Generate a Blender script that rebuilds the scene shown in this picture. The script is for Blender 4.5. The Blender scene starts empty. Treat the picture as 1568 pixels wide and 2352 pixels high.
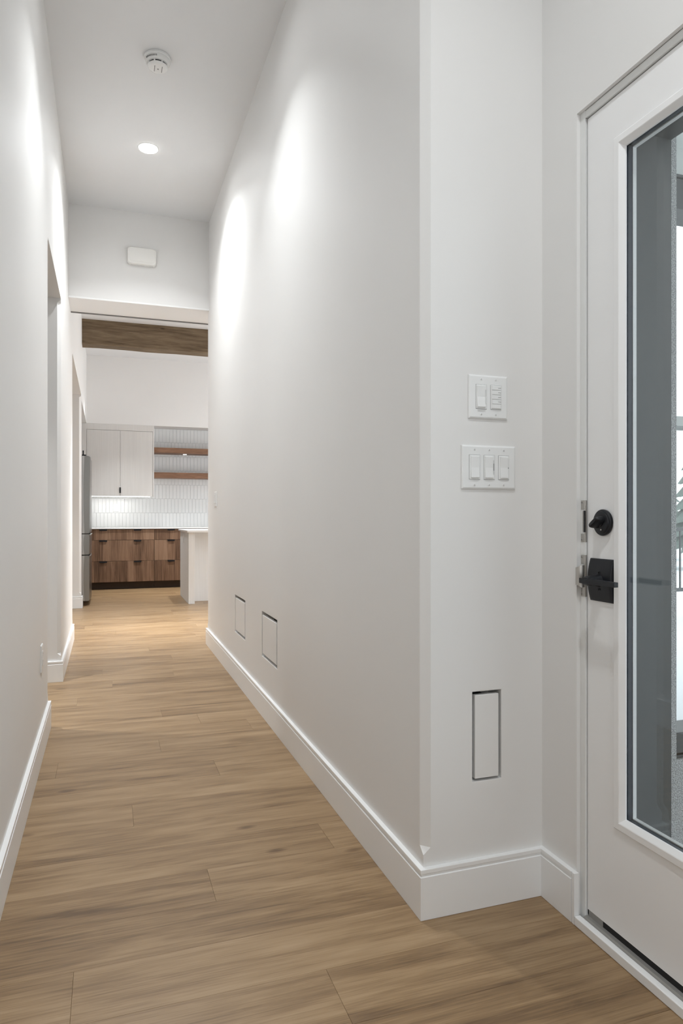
import bpy, bmesh, math, random
from mathutils import Vector, Matrix

R = random.Random(7)
scene = bpy.context.scene
COL = scene.collection
PI = math.pi

# ------------------------------------------------------------------ camera, sky, large lights, exposure
cam_data = bpy.data.cameras.new('camera')
cam = bpy.data.objects.new('camera', cam_data)
COL.objects.link(cam)
cam.location = (0, 0, 1.08)
cam.rotation_euler = (PI / 2, 0, -math.atan(539 / 1568.0))
cam_data.sensor_fit = 'HORIZONTAL'
cam_data.sensor_width = 24
cam_data.lens = 24
cam_data.shift_y = 9 / 1568.0
cam_data.clip_start = 0.02
scene.camera = cam

world = bpy.data.worlds.new('overcast_sky')
scene.world = world
world.use_nodes = True
bg = world.node_tree.nodes['Background']
bg.inputs['Color'].default_value = (0.90, 0.95, 1.0, 1)
bg.inputs['Strength'].default_value = 1.6

scene.view_settings.view_transform = 'Standard'
scene.view_settings.look = 'None'
scene.view_settings.gamma = 1
scene.view_settings.use_curve_mapping = False
scene.view_settings.exposure = 0.41
scene.cycles.max_bounces = 8
scene.cycles.diffuse_bounces = 5
scene.cycles.glossy_bounces = 3
scene.cycles.use_adaptive_sampling = True
scene.cycles.adaptive_threshold = 0.10
scene.cycles.adaptive_min_samples = 16
scene.cycles.transmission_bounces = 8
scene.cycles.transparent_max_bounces = 16
scene.cycles.sample_clamp_indirect = 6
scene.cycles.caustics_reflective = False
scene.cycles.caustics_refractive = False

DOWNLIGHT_HALL = 11.5
DOWNLIGHT_KITCHEN = 11.0


def area_light(name, loc, rot, sx, sy, watts, col=(1, 1, 1), shape='RECTANGLE', spread=PI):
    d = bpy.data.lights.new(name, 'AREA')
    d.shape = shape
    d.size = sx
    if shape in ('RECTANGLE', 'ELLIPSE'):
        d.size_y = sy
    d.energy = watts
    d.color = col
    d.spread = spread
    o = bpy.data.objects.new(name, d)
    COL.objects.link(o)
    o.location = loc
    o.rotation_euler = rot
    return o


# daylight entering by the great room's big window (X = 4.6 wall, out of view behind the hall's right wall)
area_light('great_room_window_daylight', (4.50, 8.0, 1.35), (0, PI / 2, 0), 2.3, 3.6, 85, (0.985, 0.99, 1.0))
# cool fill light added behind the camera to brighten the hall; no window there
area_light('entry_fill', (0.45, -1.90, 1.8), (PI / 2, 0, 0), 1.2, 2.0, 11, (0.94, 0.975, 1.0))

# ------------------------------------------------------------------ constants of the place
XL, XR, XD = -0.283, 0.805, 1.181          # left hall wall, right hall wall, door wall
YR = 1.665                                  # return wall
YE = 5.81                                   # end of the right hall wall
YH = 5.73                                   # header
ZC, ZK = 3.52, 3.46                         # hall ceiling, kitchen ceiling
TW = 0.14                                   # wall thickness
YU, YF, YB = 10.75, 10.55, 11.10            # bulkhead / drawer fronts / kitchen wall
YBACK = -2.0
CH = 0.022                                  # chamfer of the drywall corners


# ------------------------------------------------------------------ material helpers
def new_mat(name):
    m = bpy.data.materials.new(name)
    m.use_nodes = True
    nt = m.node_tree
    b = nt.nodes['Principled BSDF']
    return m, nt, b


def N(nt, kind, **kw):
    n = nt.nodes.new(kind)
    for k, v in kw.items():
        setattr(n, k, v)
    return n


def noise_bump(nt, b, scale, strength, dist=0.001, detail=3, coord='Object', stretch=None):
    tc = N(nt, 'ShaderNodeTexCoord')
    nz = N(nt, 'ShaderNodeTexNoise')
    nz.inputs['Scale'].default_value = scale
    nz.inputs['Detail'].default_value = detail
    if stretch:
        mp = N(nt, 'ShaderNodeMapping')
        mp.inputs['Scale'].default_value = stretch
        nt.links.new(tc.outputs[coord], mp.inputs['Vector'])
        nt.links.new(mp.outputs['Vector'], nz.inputs['Vector'])
    else:
        nt.links.new(tc.outputs[coord], nz.inputs['Vector'])
    bp = N(nt, 'ShaderNodeBump')
    bp.inputs['Strength'].default_value = strength
    bp.inputs['Distance'].default_value = dist
    nt.links.new(nz.outputs['Fac'], bp.inputs['Height'])
    nt.links.new(bp.outputs['Normal'], b.inputs['Normal'])
    return nz


def flat(name, col, rough=0.5, metal=0.0, spec=0.5, bump=None):
    m, nt, b = new_mat(name)
    b.inputs['Base Color'].default_value = (*col, 1)
    b.inputs['Roughness'].default_value = rough
    b.inputs['Metallic'].default_value = metal
    b.inputs['Specular IOR Level'].default_value = spec
    if bump:
        noise_bump(nt, b, *bump)
    return m


def paint(name, col, rough, spec=0.5, var=0.02, bump=0.03):
    """painted drywall or wood: faint mottling of the colour and roller stipple"""
    m, nt, b = new_mat(name)
    nz = noise_bump(nt, b, 260, bump, 0.0006, 2)
    tc = N(nt, 'ShaderNodeTexCoord')
    n2 = N(nt, 'ShaderNodeTexNoise')
    n2.inputs['Scale'].default_value = 1.7
    nt.links.new(tc.outputs['Object'], n2.inputs['Vector'])
    mx = N(nt, 'ShaderNodeMix', data_type='RGBA')
    mx.inputs['A'].default_value = (*[c * (1 - var) for c in col], 1)
    mx.inputs['B'].default_value = (*[min(1, c * (1 + var)) for c in col], 1)
    nt.links.new(n2.outputs['Fac'], mx.inputs['Factor'])
    nt.links.new(mx.outputs['Result'], b.inputs['Base Color'])
    b.inputs['Roughness'].default_value = rough
    b.inputs['Specular IOR Level'].default_value = spec
    return m


def wood(name, ramp, axis, rough=0.5, spec=0.4, long=1.0, across=14.0, fine=90.0, knots=0.5, rings=0.3, tone=0.25,
         bump=0.15, plank=None):
    """wood grain running along the given local axis; each object gets its own piece of the pattern"""
    m, nt, b = new_mat(name)
    L = nt.links
    tc = N(nt, 'ShaderNodeTexCoord')
    oi = N(nt, 'ShaderNodeObjectInfo')
    mul = N(nt, 'ShaderNodeVectorMath', operation='SCALE')
    mul.inputs[0].default_value = (37.3, 71.9, 23.1)
    L.new(oi.outputs['Random'], mul.inputs['Scale'])
    add = N(nt, 'ShaderNodeVectorMath', operation='ADD')
    L.new(tc.outputs['Object'], add.inputs[0])
    L.new(mul.outputs['Vector'], add.inputs[1])

    def scaled(l, a):
        s = [a, a, a]
        s[axis] = l
        mp = N(nt, 'ShaderNodeVectorMath', operation='MULTIPLY')
        mp.inputs[1].default_value = s
        L.new(add.outputs['Vector'], mp.inputs[0])
        return mp.outputs['Vector']

    def noise(vec, detail=4, rgh=0.55, dist=0.0):
        n = N(nt, 'ShaderNodeTexNoise')
        n.inputs['Scale'].default_value = 1
        n.inputs['Detail'].default_value = detail
        n.inputs['Roughness'].default_value = rgh
        n.inputs['Distortion'].default_value = dist
        L.new(vec, n.inputs['Vector'])
        return n.outputs['Fac']

    def math_(op, a, c):
        n = N(nt, 'ShaderNodeMath', operation=op)
        for i, v in enumerate((a, c)):
            if isinstance(v, (int, float)):
                n.inputs[i].default_value = v
            else:
                L.new(v, n.inputs[i])
        return n.outputs[0]

    broad = noise(scaled(long, across), 4, 0.6, 0.6)
    finen = noise(scaled(long * 3.0, fine), 3, 0.6)
    medn = noise(scaled(long * 2.2, across * 4.0), 5, 0.65, 0.9)
    # rings: bands of a warped coordinate
    wv = N(nt, 'ShaderNodeTexWave', wave_type='BANDS', bands_direction='DIAGONAL')
    wv.inputs['Scale'].default_value = 1.0
    wv.inputs['Distortion'].default_value = 9.0
    wv.inputs['Detail'].default_value = 3.0
    wv.inputs['Detail Scale'].default_value = 0.6
    L.new(scaled(long * 0.5, across * 0.9), wv.inputs['Vector'])
    v = math_('ADD', math_('MULTIPLY', broad, 1.0 - rings), math_('MULTIPLY', wv.outputs['Fac'], rings * 0.8))
    v = math_('ADD', v, math_('MULTIPLY', math_('SUBTRACT', finen, 0.5), 0.55))
    v = math_('ADD', v, math_('MULTIPLY', math_('SUBTRACT', medn, 0.5), 0.50))
    v = math_('ADD', v, math_('MULTIPLY', math_('SUBTRACT', oi.outputs['Random'], 0.5), tone))
    if plank:      # boards laid side by side inside one panel: per-board tone
        ax2, w = plank
        sep = N(nt, 'ShaderNodeSeparateXYZ')
        L.new(add.outputs['Vector'], sep.inputs[0])
        fl = math_('FLOOR', math_('DIVIDE', sep.outputs[ax2], w), 0)
        wn = N(nt, 'ShaderNodeTexWhiteNoise', noise_dimensions='1D')
        L.new(fl, wn.inputs['W'])
        v = math_('ADD', v, math_('MULTIPLY', math_('SUBTRACT', wn.outputs['Value'], 0.5), 0.38))
    # knots
    if knots:
        vo = N(nt, 'ShaderNodeTexVoronoi', feature='F1')
        vo.inputs['Scale'].default_value = 1
        L.new(scaled(long * 1.5, across * 0.55), vo.inputs['Vector'])
        kn = N(nt, 'ShaderNodeMapRange')
        kn.inputs['From Min'].default_value = 0.01
        kn.inputs['From Max'].default_value = 0.11
        kn.inputs['To Min'].default_value = knots
        kn.inputs['To Max'].default_value = 0.0
        L.new(vo.outputs['Distance'], kn.inputs['Value'])
        v = math_('SUBTRACT', v, kn.outputs[0])
    cr = N(nt, 'ShaderNodeValToRGB')
    els = cr.color_ramp.elements
    els[0].position, els[0].color = ramp[0][0], (*ramp[0][1], 1)
    els[1].position, els[1].color = ramp[-1][0], (*ramp[-1][1], 1)
    for p, c in ramp[1:-1]:
        e = els.new(p)
        e.color = (*c, 1)
    L.new(v, cr.inputs['Fac'])
    L.new(cr.outputs['Color'], b.inputs['Base Color'])
    b.inputs['Roughness'].default_value = rough
    b.inputs['Specular IOR Level'].default_value = spec
    bp = N(nt, 'ShaderNodeBump')
    bp.inputs['Strength'].default_value = bump
    bp.inputs['Distance'].default_value = 0.0006
    L.new(finen, bp.inputs['Height'])
    L.new(bp.outputs['Normal'], b.inputs['Normal'])
    return m


def glass(name, tint=(0.975, 0.985, 0.983), ior=1.5):
    m, nt, b = new_mat(name)
    nt.nodes.remove(b)
    out = nt.nodes['Material Output']
    tr = N(nt, 'ShaderNodeBsdfTransparent')
    tr.inputs['Color'].default_value = (*tint, 1)
    gl = N(nt, 'ShaderNodeBsdfGlossy')
    gl.inputs['Roughness'].default_value = 0.0
    lw = N(nt, 'ShaderNodeLayerWeight')
    lw.inputs['Blend'].default_value = 0.5
    pw = N(nt, 'ShaderNodeMath', operation='POWER')
    pw.inputs[1].default_value = 5.0
    nt.links.new(lw.outputs['Facing'], pw.inputs[0])
    ml = N(nt, 'ShaderNodeMath', operation='MULTIPLY_ADD')      # Schlick reflectance of glass
    ml.inputs[1].default_value = 0.96
    ml.inputs[2].default_value = 0.034
    nt.links.new(pw.outputs[0], ml.inputs[0])
    mx = N(nt, 'ShaderNodeMixShader')
    nt.links.new(ml.outputs[0], mx.inputs[0])
    nt.links.new(tr.outputs[0], mx.inputs[1])
    nt.links.new(gl.outputs[0], mx.inputs[2])
    nt.links.new(mx.outputs[0], out.inputs['Surface'])
    return m


def emit(name, col, strength):
    m, nt, b = new_mat(name)
    b.inputs['Base Color'].default_value = (*col, 1)
    b.inputs['Emission Color'].default_value = (*col, 1)
    b.inputs['Emission Strength'].default_value = strength
    return m


M = {}
M['wall'] = paint('wall_paint', (0.775, 0.768, 0.757), 0.52, 0.33)
M['ceiling'] = paint('ceiling_paint', (0.76, 0.767, 0.775), 0.85, 0.3)
M['trim'] = paint('white_trim_paint', (0.85, 0.855, 0.855), 0.34, 0.5, 0.006, 0.01)
M['door'] = paint('white_door_paint', (0.85, 0.85, 0.85), 0.40, 0.5, 0.006, 0.01)
M['jamb'] = paint('door_jamb_paint', (0.76, 0.765, 0.755), 0.4, 0.5, 0.006, 0.01)
M['plastic'] = flat('white_plastic', (0.80, 0.805, 0.80), 0.34)
M['plastic2'] = flat('warm_white_plastic', (0.82, 0.81, 0.78), 0.42)
M['slot'] = flat('dark_slot', (0.03, 0.03, 0.032), 0.6)
M['mark'] = flat('grey_print', (0.22, 0.22, 0.22), 0.6)
M['black'] = flat('matte_black_metal', (0.007, 0.008, 0.011), 0.42, 0.0, 0.38, (400, 0.03, 0.0004, 2))
M['rubber'] = flat('black_rubber', (0.01, 0.01, 0.011), 0.7)
M['gasket'] = flat('dark_blue_gasket', (0.008, 0.015, 0.028), 0.35)
M['nickel'] = flat('satin_nickel', (0.50, 0.48, 0.45), 0.32, 1.0)
M['saddle'] = flat('grey_sill_metal', (0.33, 0.32, 0.30), 0.45, 0.3)
M['galv'] = flat('galvanized_duct', (0.10, 0.10, 0.10), 0.4, 0.6)
M['ductdark'] = flat('duct_interior', (0.03, 0.03, 0.03), 0.6)
M['grey_clad'] = flat('grey_metal_cladding', (0.024, 0.030, 0.031), 0.45, 0.0, 0.5, (30, 0.05, 0.001, 2))
M['dark_frame'] = flat('charcoal_window_frame', (0.035, 0.042, 0.045), 0.4)
def stucco_mat():
    m, nt, b = new_mat('grey_stucco')
    nz = noise_bump(nt, b, 300, 1.0, 0.004, 3)
    cr = N(nt, 'ShaderNodeValToRGB')
    cr.color_ramp.elements[0].position, cr.color_ramp.elements[0].color = 0.35, (0.20, 0.205, 0.205, 1)
    cr.color_ramp.elements[1].position, cr.color_ramp.elements[1].color = 0.65, (0.52, 0.525, 0.525, 1)
    nt.links.new(nz.outputs['Fac'], cr.inputs['Fac'])
    nt.links.new(cr.outputs['Color'], b.inputs['Base Color'])
    b.inputs['Roughness'].default_value = 0.9
    return m


M['stucco'] = stucco_mat()
M['snow'] = flat('snow', (0.86, 0.88, 0.90), 0.8, 0, 0.2, (3, 0.3, 0.05, 5))
M['siding'] = flat('pale_green_grey_panel', (0.55, 0.58, 0.56), 0.6)
M['bark'] = flat('tree_bark', (0.10, 0.075, 0.055), 0.9, 0, 0.2, (40, 0.6, 0.01, 3))
M['needles'] = flat('frosted_needles', (0.17, 0.21, 0.19), 0.9, 0, 0.2, (25, 0.8, 0.02, 3))
M['glass'] = glass('clear_glass')
M['stone'] = flat('white_quartz', (0.83, 0.83, 0.82), 0.22)
M['tile'] = flat('white_glazed_tile', (0.70, 0.715, 0.715), 0.22, 0, 0.5, (9, 0.12, 0.002, 2))
M['grout'] = flat('pale_grout', (0.60, 0.605, 0.60), 0.85)
M['shadowline'] = flat('grey_shadow_line', (0.20, 0.195, 0.19), 0.7)
M['sub'] = flat('subfloor', (0.05, 0.04, 0.03), 0.9)
M['lamp'] = emit('lit_lamp_lens', (1.0, 0.98, 0.95), 9.0)
M['led'] = emit('lit_led_strip', (1.0, 0.98, 0.95), 2.6)
M['puck'] = emit('lit_puck_lens', (1.0, 0.98, 0.95), 1.2)

OAK = [(0.16, (0.122, 0.070, 0.033)), (0.38, (0.227, 0.141, 0.069)), (0.55, (0.302, 0.197, 0.103)),
       (0.86, (0.392, 0.272, 0.158))]
M['oak'] = wood('oak_plank', OAK, 0, 0.35, 0.5, long=1.7, across=11, fine=230, knots=0.42, rings=0.10, tone=0.14,
                bump=0.10)
WAL = [(0.15, (0.085, 0.045, 0.026)), (0.45, (0.185, 0.106, 0.064)), (0.62, (0.250, 0.150, 0.094)),
       (0.95, (0.330, 0.212, 0.140))]
M['walnut'] = wood('cabinet_wood_vertical', WAL, 2, 0.5, 0.35, long=1.3, across=20, fine=170, knots=0.16, rings=0.05,
                   tone=0.10, bump=0.06, plank=(0, 0.115))
M['walnut_h'] = wood('shelf_wood', [(p, (c[0] * 1.02, c[1] * 0.92, c[2] * 0.88)) for p, c in WAL], 0, 0.5, 0.35,
                     long=2.0, across=18, fine=140, knots=0.1, rings=0.05, tone=0.1, bump=0.06)
BEAM = [(0.12, (0.060, 0.040, 0.024)), (0.42, (0.150, 0.108, 0.068)), (0.62, (0.205, 0.152, 0.098)),
        (0.95, (0.300, 0.235, 0.160))]
M['beam'] = wood('rough_sawn_beam', BEAM, 0, 0.75, 0.25, long=1.7, across=13, fine=70, knots=0.3, rings=0.12, tone=0.0,
                 bump=0.5)
PALE = [(0.2, (0.630, 0.612, 0.592)), (0.6, (0.668, 0.652, 0.632)), (0.95, (0.695, 0.680, 0.660))]
M['pale'] = wood('pale_grained_laminate', PALE, 2, 0.5, 0.35, long=1.0, across=26, fine=160, knots=0.0, rings=0.2,
                 tone=0.04, bump=0.05)
PALE2 = [(0.2, (0.73, 0.728, 0.72)), (0.6, (0.765, 0.763, 0.755)), (0.95, (0.79, 0.788, 0.78))]
M['pale2'] = wood('pale_island_laminate', PALE2, 2, 0.5, 0.35, long=1.0, across=26, fine=160, knots=0.0, rings=0.2,
                  tone=0.04, bump=0.05)
M['toe'] = flat('dark_toe_kick', (0.055, 0.034, 0.022), 0.7)


def steel_mat():
    m, nt, b = new_mat('brushed_stainless')
    b.inputs['Base Color'].default_value = (0.27, 0.265, 0.255, 1)
    b.inputs['Metallic'].default_value = 1
    b.inputs['Roughness'].default_value = 0.30
    noise_bump(nt, b, 1, 0.05, 0.0004, 2, 'Object', (600, 600, 3))
    return m


M['steel'] = steel_mat()
M['steel_edge'] = flat('satin_steel_edge', (0.50, 0.495, 0.485), 0.34, 1.0)
M['fridge_body'] = flat('grey_fridge_case', (0.16, 0.16, 0.16), 0.5, 0.3)


# ------------------------------------------------------------------ mesh helpers
def BM():
    return bmesh.new()


def box(bm, x0, x1, y0, y1, z0, z1):
    v = [bm.verts.new(p) for p in ((x0, y0, z0), (x1, y0, z0), (x1, y1, z0), (x0, y1, z0),
                                   (x0, y0, z1), (x1, y0, z1), (x1, y1, z1), (x0, y1, z1))]
    for f in ((0, 3, 2, 1), (4, 5, 6, 7), (0, 1, 5, 4), (1, 2, 6, 5), (2, 3, 7, 6), (3, 0, 4, 7)):
        bm.faces.new([v[i] for i in f])
    return v


def loft(bm, rings, cap=True, closed=True):
    """rings: lists of 3-D points, the same number in each"""
    rr = [[bm.verts.new(p) for p in r] for r in rings]
    n = len(rr[0])
    for a, b in zip(rr[:-1], rr[1:]):
        for i in range(n if closed else n - 1):
            j = (i + 1) % n
            bm.faces.new((a[i], a[j], b[j], b[i]))
    if cap:
        bm.faces.new(list(reversed(rr[0])))
        bm.faces.new(rr[-1])
    return rr


def prism(bm, poly, z0, z1):
    loft(bm, [[(x, y, z0) for x, y in poly], [(x, y, z1) for x, y in poly]])


def disc_ring(c, axis, r, t, seg=24, sy=1.0):
    """ring of points around axis ('X','Y','Z') at offset t along it"""
    pts = []
    for i in range(seg):
        a = 2 * PI * i / seg
        u, w = r * math.cos(a), r * sy * math.sin(a)
        if axis == 'X':
            pts.append((c[0] + t, c[1] + u, c[2] + w))
        elif axis == 'Y':
            pts.append((c[0] + u, c[1] + t, c[2] + w))
        else:
            pts.append((c[0] + u, c[1] + w, c[2] + t))
    return pts


def lathe(bm, c, axis, prof, seg=32):
    """prof: (radius, offset) pairs"""
    loft(bm, [disc_ring(c, axis, r, t, seg) for r, t in prof])


def finish(bm, bevel=0.0, seg=2, dist=1e-5):
    bmesh.ops.remove_doubles(bm, verts=bm.verts, dist=dist)
    bmesh.ops.dissolve_degenerate(bm, dist=dist, edges=bm.edges)
    bmesh.ops.recalc_face_normals(bm, faces=bm.faces)
    if bevel:
        es = [e for e in bm.edges if len(e.link_faces) == 2 and e.calc_face_angle(0) > 0.5]
        bmesh.ops.bevel(bm, geom=es, offset=bevel, segments=seg, affect='EDGES', profile=0.5, clamp_overlap=True)


def obj(name, bm, mat, parent=None, loc=None, bevel=0.0, seg=2, smooth=None, dist=1e-5):
    finish(bm, bevel, seg, dist)
    me = bpy.data.meshes.new(name)
    if loc is not None:
        bmesh.ops.translate(bm, verts=bm.verts, vec=(-loc[0], -loc[1], -loc[2]))
    bm.to_mesh(me)
    bm.free()
    me.materials.append(mat)
    if smooth is not None:
        me.shade_smooth()
        me.set_sharp_from_angle(angle=math.radians(smooth))
    o = bpy.data.objects.new(name, me)
    COL.objects.link(o)
    if parent is not None:
        o.parent = parent
        pl = Vector((0, 0, 0))
        q = parent
        while q is not None:                 # parents are only ever translated
            pl += q.location
            q = q.parent
        o.location = Vector(loc if loc is not None else (0, 0, 0)) - pl
    elif loc is not None:
        o.location = loc
    return o


def tag(o, label, cat, group=None, kind=None):
    o['label'] = label
    o['category'] = cat
    if group:
        o['group'] = group
    if kind:
        o['kind'] = kind
    return o


def thing(name, loc, label, cat, group=None, kind=None):
    o = bpy.data.objects.new(name, None)
    o.empty_display_size = 0.05
    COL.objects.link(o)
    o.location = loc
    return tag(o, label, cat, group, kind)


def cut(o, cutters):
    """boolean difference with boxes (x0,x1,y0,y1,z0,z1), applied"""
    bm = BM()
    for c in cutters:
        box(bm, *c)
    bmesh.ops.recalc_face_normals(bm, faces=bm.faces)
    me = bpy.data.meshes.new('cutter')
    bm.to_mesh(me)
    bm.free()
    co = bpy.data.objects.new('cutter', me)
    COL.objects.link(co)
    md = o.modifiers.new('cut', 'BOOLEAN')
    md.operation = 'DIFFERENCE'
    md.solver = 'EXACT'
    md.object = co
    bpy.context.view_layer.update()
    dg = bpy.context.evaluated_depsgraph_get()
    nm = bpy.data.meshes.new_from_object(o.evaluated_get(dg))
    o.modifiers.clear()
    old = o.data
    nm.name = old.name
    o.data = nm
    bpy.data.meshes.remove(old)
    bpy.data.objects.remove(co)
    bpy.data.meshes.remove(me)
    return o


def chamfer_poly(poly, corners):
    """returns (square, chamfered) footprints with equal point counts"""
    sq, ch = [], []
    n = len(poly)
    for i, p in enumerate(poly):
        if i in corners:
            p = Vector(p)
            a = (Vector(poly[i - 1]) - p).normalized()
            b = (Vector(poly[(i + 1) % n]) - p).normalized()
            sq += [tuple(p), tuple(p)]
            ch += [tuple(p + a * CH), tuple(p + b * CH)]
        else:
            sq.append(tuple(p))
            ch.append(tuple(p))
    return sq, ch


def chamfered_block(bm, poly, corners, z1, ztop=None, zlo=0.167, zhi=0.185):
    """drywall block whose given vertical corners are chamfered above the baseboard, with the facet where it stops"""
    sq, ch = chamfer_poly(poly, corners)
    rings = [[(x, y, 0) for x, y in sq], [(x, y, zlo) for x, y in sq], [(x, y, zhi) for x, y in ch]]
    if ztop:
        rings += [[(x, y, ztop - 0.03) for x, y in ch], [(x, y, ztop - 0.012) for x, y in sq], [(x, y, z1) for x, y in sq]]
    else:
        rings += [[(x, y, z1) for x, y in ch]]
    loft(bm, rings)


# ------------------------------------------------------------------ walls and ceilings
# right hall wall + return wall (one L-shaped block), with the three flush vent openings
VENTS = {'a': (XR, 3.328, 3.688, 0.312, 0.561), 'b': (XR, 4.160, 4.516, 0.312, 0.561)}
bm = BM()
chamfered_block(bm, [(XR, YR), (XD + 0.1, YR), (XD + 0.1, YR + TW), (XR + TW, YR + TW), (XR + TW, YE - TW), (4.7, YE - TW),
                     (4.7, YE), (XR, YE)], {0, 7}, ZC)
wall_right = obj('wall_right', bm, M['wall'])
cut(wall_right, [(XR - 0.1, XR + 0.075, y0, y1, z0, z1) for (_, y0, y1, z0, z1) in VENTS.values()] +
    [(0.952, 1.048, YR - 0.1, YR + 0.075, 0.343, 0.596)])
tag(wall_right, 'greige painted right hall wall with chamfered corner and three flush vents', 'wall', kind='structure')

# left hall wall: three blocks, header over the openings
bm = BM()
chamfered_block(bm, [(XL, YBACK), (XL, 3.773), (XL - TW, 3.773), (XL - TW, YBACK)], {1}, 2.5, 2.5)
chamfered_block(bm, [(XL, 4.806), (XL, 6.40), (XL - TW, 6.40), (XL - TW, 4.806)], {0, 1}, 2.5, 2.5)
chamfered_block(bm, [(XL, 8.55), (XL, 8.70), (XL - 0.8, 8.70), (XL - 0.8, 8.55)], {0}, 2.5, 2.5)
box(bm, XL - TW, XL, YBACK, 8.70, 2.5, ZC)
box(bm, XL - TW, XL, 8.70, YB, 2.452, ZC)
wall_left = obj('wall_left', bm, M['wall'])
tag(wall_left, 'greige painted left hall wall with two tall drywall openings', 'wall', kind='structure')

# door wall
bm = BM()
box(bm, XD, 1.475, YBACK, YR + 0.02, -0.12, ZC)
wall_door = obj('wall_entry', bm, M['wall'])
cut(wall_door, [(XD - 0.1, 1.6, 0.553, 1.513, -0.2, 2.148)])
tag(wall_door, 'greige entry wall around the white glazed door', 'wall', kind='structure')

bm = BM()
box(bm, XL - TW, 1.475, YBACK - TW, YBACK, 0, ZC)
wall_back = obj('wall_back', bm, M['wall'])
tag(wall_back, 'greige entry wall behind the viewpoint', 'wall', kind='structure')

# header at the end of the hall
bm = BM()
box(bm, XL, XR + 0.02, YH, YE, 2.80, ZC)
box(bm, XL, 1.9, YE - 0.01, 6.13, 2.80, ZC)
header = obj('wall_header', bm, M['wall'])
tag(header, 'greige dropped header above the end of the hall carrying the chime', 'wall', kind='structure')
bm = BM()
box(bm, XL, 1.9, YH - 0.004, 6.118, 2.786, 2.80)
soff = obj('trim_1', bm, M['trim'], bevel=0.002)
tag(soff, 'white trim board under the dropped header', 'trim', kind='structure')
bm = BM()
box(bm, XL, 1.9, 6.118, 6.132, 2.779, 2.80)  # solid dark grey strip put in for the shadow line at this edge
sl = obj('trim_shadow_line', bm, M['shadowline'])
tag(sl, 'thin dark strip painted as a shadow line along the far edge of the header', 'trim', kind='structure')

# kitchen end wall, bulkhead and great room shell
bm = BM()
box(bm, -1.25, 4.7, YB, YB + TW, 0, ZK)
box(bm, -1.25, 4.7, YU, YB, 2.452, ZK)
wall_kitchen = obj('wall_kitchen', bm, M['wall'])
tag(wall_kitchen, 'greige kitchen end wall with bulkhead above the cabinets', 'wall', kind='structure')
bm = BM()
box(bm, 4.6, 4.74, YE - TW, YB + TW, 0, ZK)
wg = obj('wall_great_room', bm, M['wall'])
cut(wg, [(4.5, 4.9, 6.25, 9.75, 0.12, 2.5)])
tag(wg, 'greige great room wall with a large window opening', 'wall', kind='structure')
bm = BM()
for y0, y1 in ((6.25, 6.31), (7.97, 8.03), (9.69, 9.75)):
    box(bm, 4.64, 4.70, y0, y1, 0.12, 2.5)
for z0, z1 in ((0.12, 0.18), (2.44, 2.5)):
    box(bm, 4.64, 4.70, 6.25, 9.75, z0, z1)
gw = obj('window_2', bm, M['dark_frame'])
tag(gw, 'charcoal framed great room window outside the view', 'window', kind='structure')

# side spaces on the left (seen only through the openings)
bm = BM()
box(bm, -2.54, -2.40, 2.0, 8.70, 0, 2.9)
box(bm, -2.40, XL - TW, 2.0, 2.14, 0, 2.9)
box(bm, -2.40, XL - 0.8, 8.56, 8.70, 0, 2.9)
box(bm, -1.25, -1.11, 8.70, YB, 0, ZK)
wall_side = obj('wall_side_rooms', bm, M['wall'])
tag(wall_side, 'greige walls of the side rooms beyond the left openings', 'wall', kind='structure')
bm = BM()
box(bm, -2.54, XL - TW, 2.0, 8.70, 2.9, 3.0)
box(bm, -1.25, XL - TW, 8.70, YB, 2.9, 3.0)
cs = obj('ceiling_side', bm, M['ceiling'])
tag(cs, 'white ceiling of the side rooms left of the hall', 'ceiling', kind='structure')

bm = BM()
box(bm, XL - TW, 1.475, YBACK - TW, YE, ZC, ZC + 0.1)
ceil = obj('ceiling', bm, M['ceiling'])
tag(ceil, 'flat white ceiling above the hall', 'ceiling', kind='structure')
bm = BM()
box(bm, -1.25, 4.74, YE, YB + TW, ZK, ZK + 0.16)
ceil2 = obj('ceiling_kitchen', bm, M['ceiling'])
tag(ceil2, 'white kitchen ceiling behind the wooden beam', 'ceiling', kind='structure')

# exterior faces closing the block beside the porch
bm = BM()
box(bm, 1.35, 1.475, YR + 0.02, YE - TW, -0.3, 3.2)
wx = obj('wall_exterior', bm, M['stucco'])
tag(wx, 'grey stucco outer house wall beyond the porch window', 'wall', kind='structure')

# ------------------------------------------------------------------ floor of planks
bm = BM()
prism(bm, [(-2.5, YBACK - TW), (1.186, YBACK - TW), (1.186, YE - TW), (4.7, YE - TW), (4.7, YB + TW), (-2.5, YB + TW)], -0.12, -0.012)
floor = obj('floor', bm, M['sub'])
tag(floor, 'light brown oak plank floor laid across the hall and kitchen', 'floor', kind='structure')
PW, Y0 = 0.186, 1.922
JOINTS = {-2: [-0.074], -3: [0.494], 0: [0.290], 3: [0.089], 7: [0.236], 5: [0.446], 9: [0.464], 12: [-0.162], -1: [0.83],
          1: [-0.9, 0.70], 2: [-0.5, 0.93], 4: [0.73], 6: [0.0 - 0.2], 8: [0.70]}
mesh_cache = {}


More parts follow.
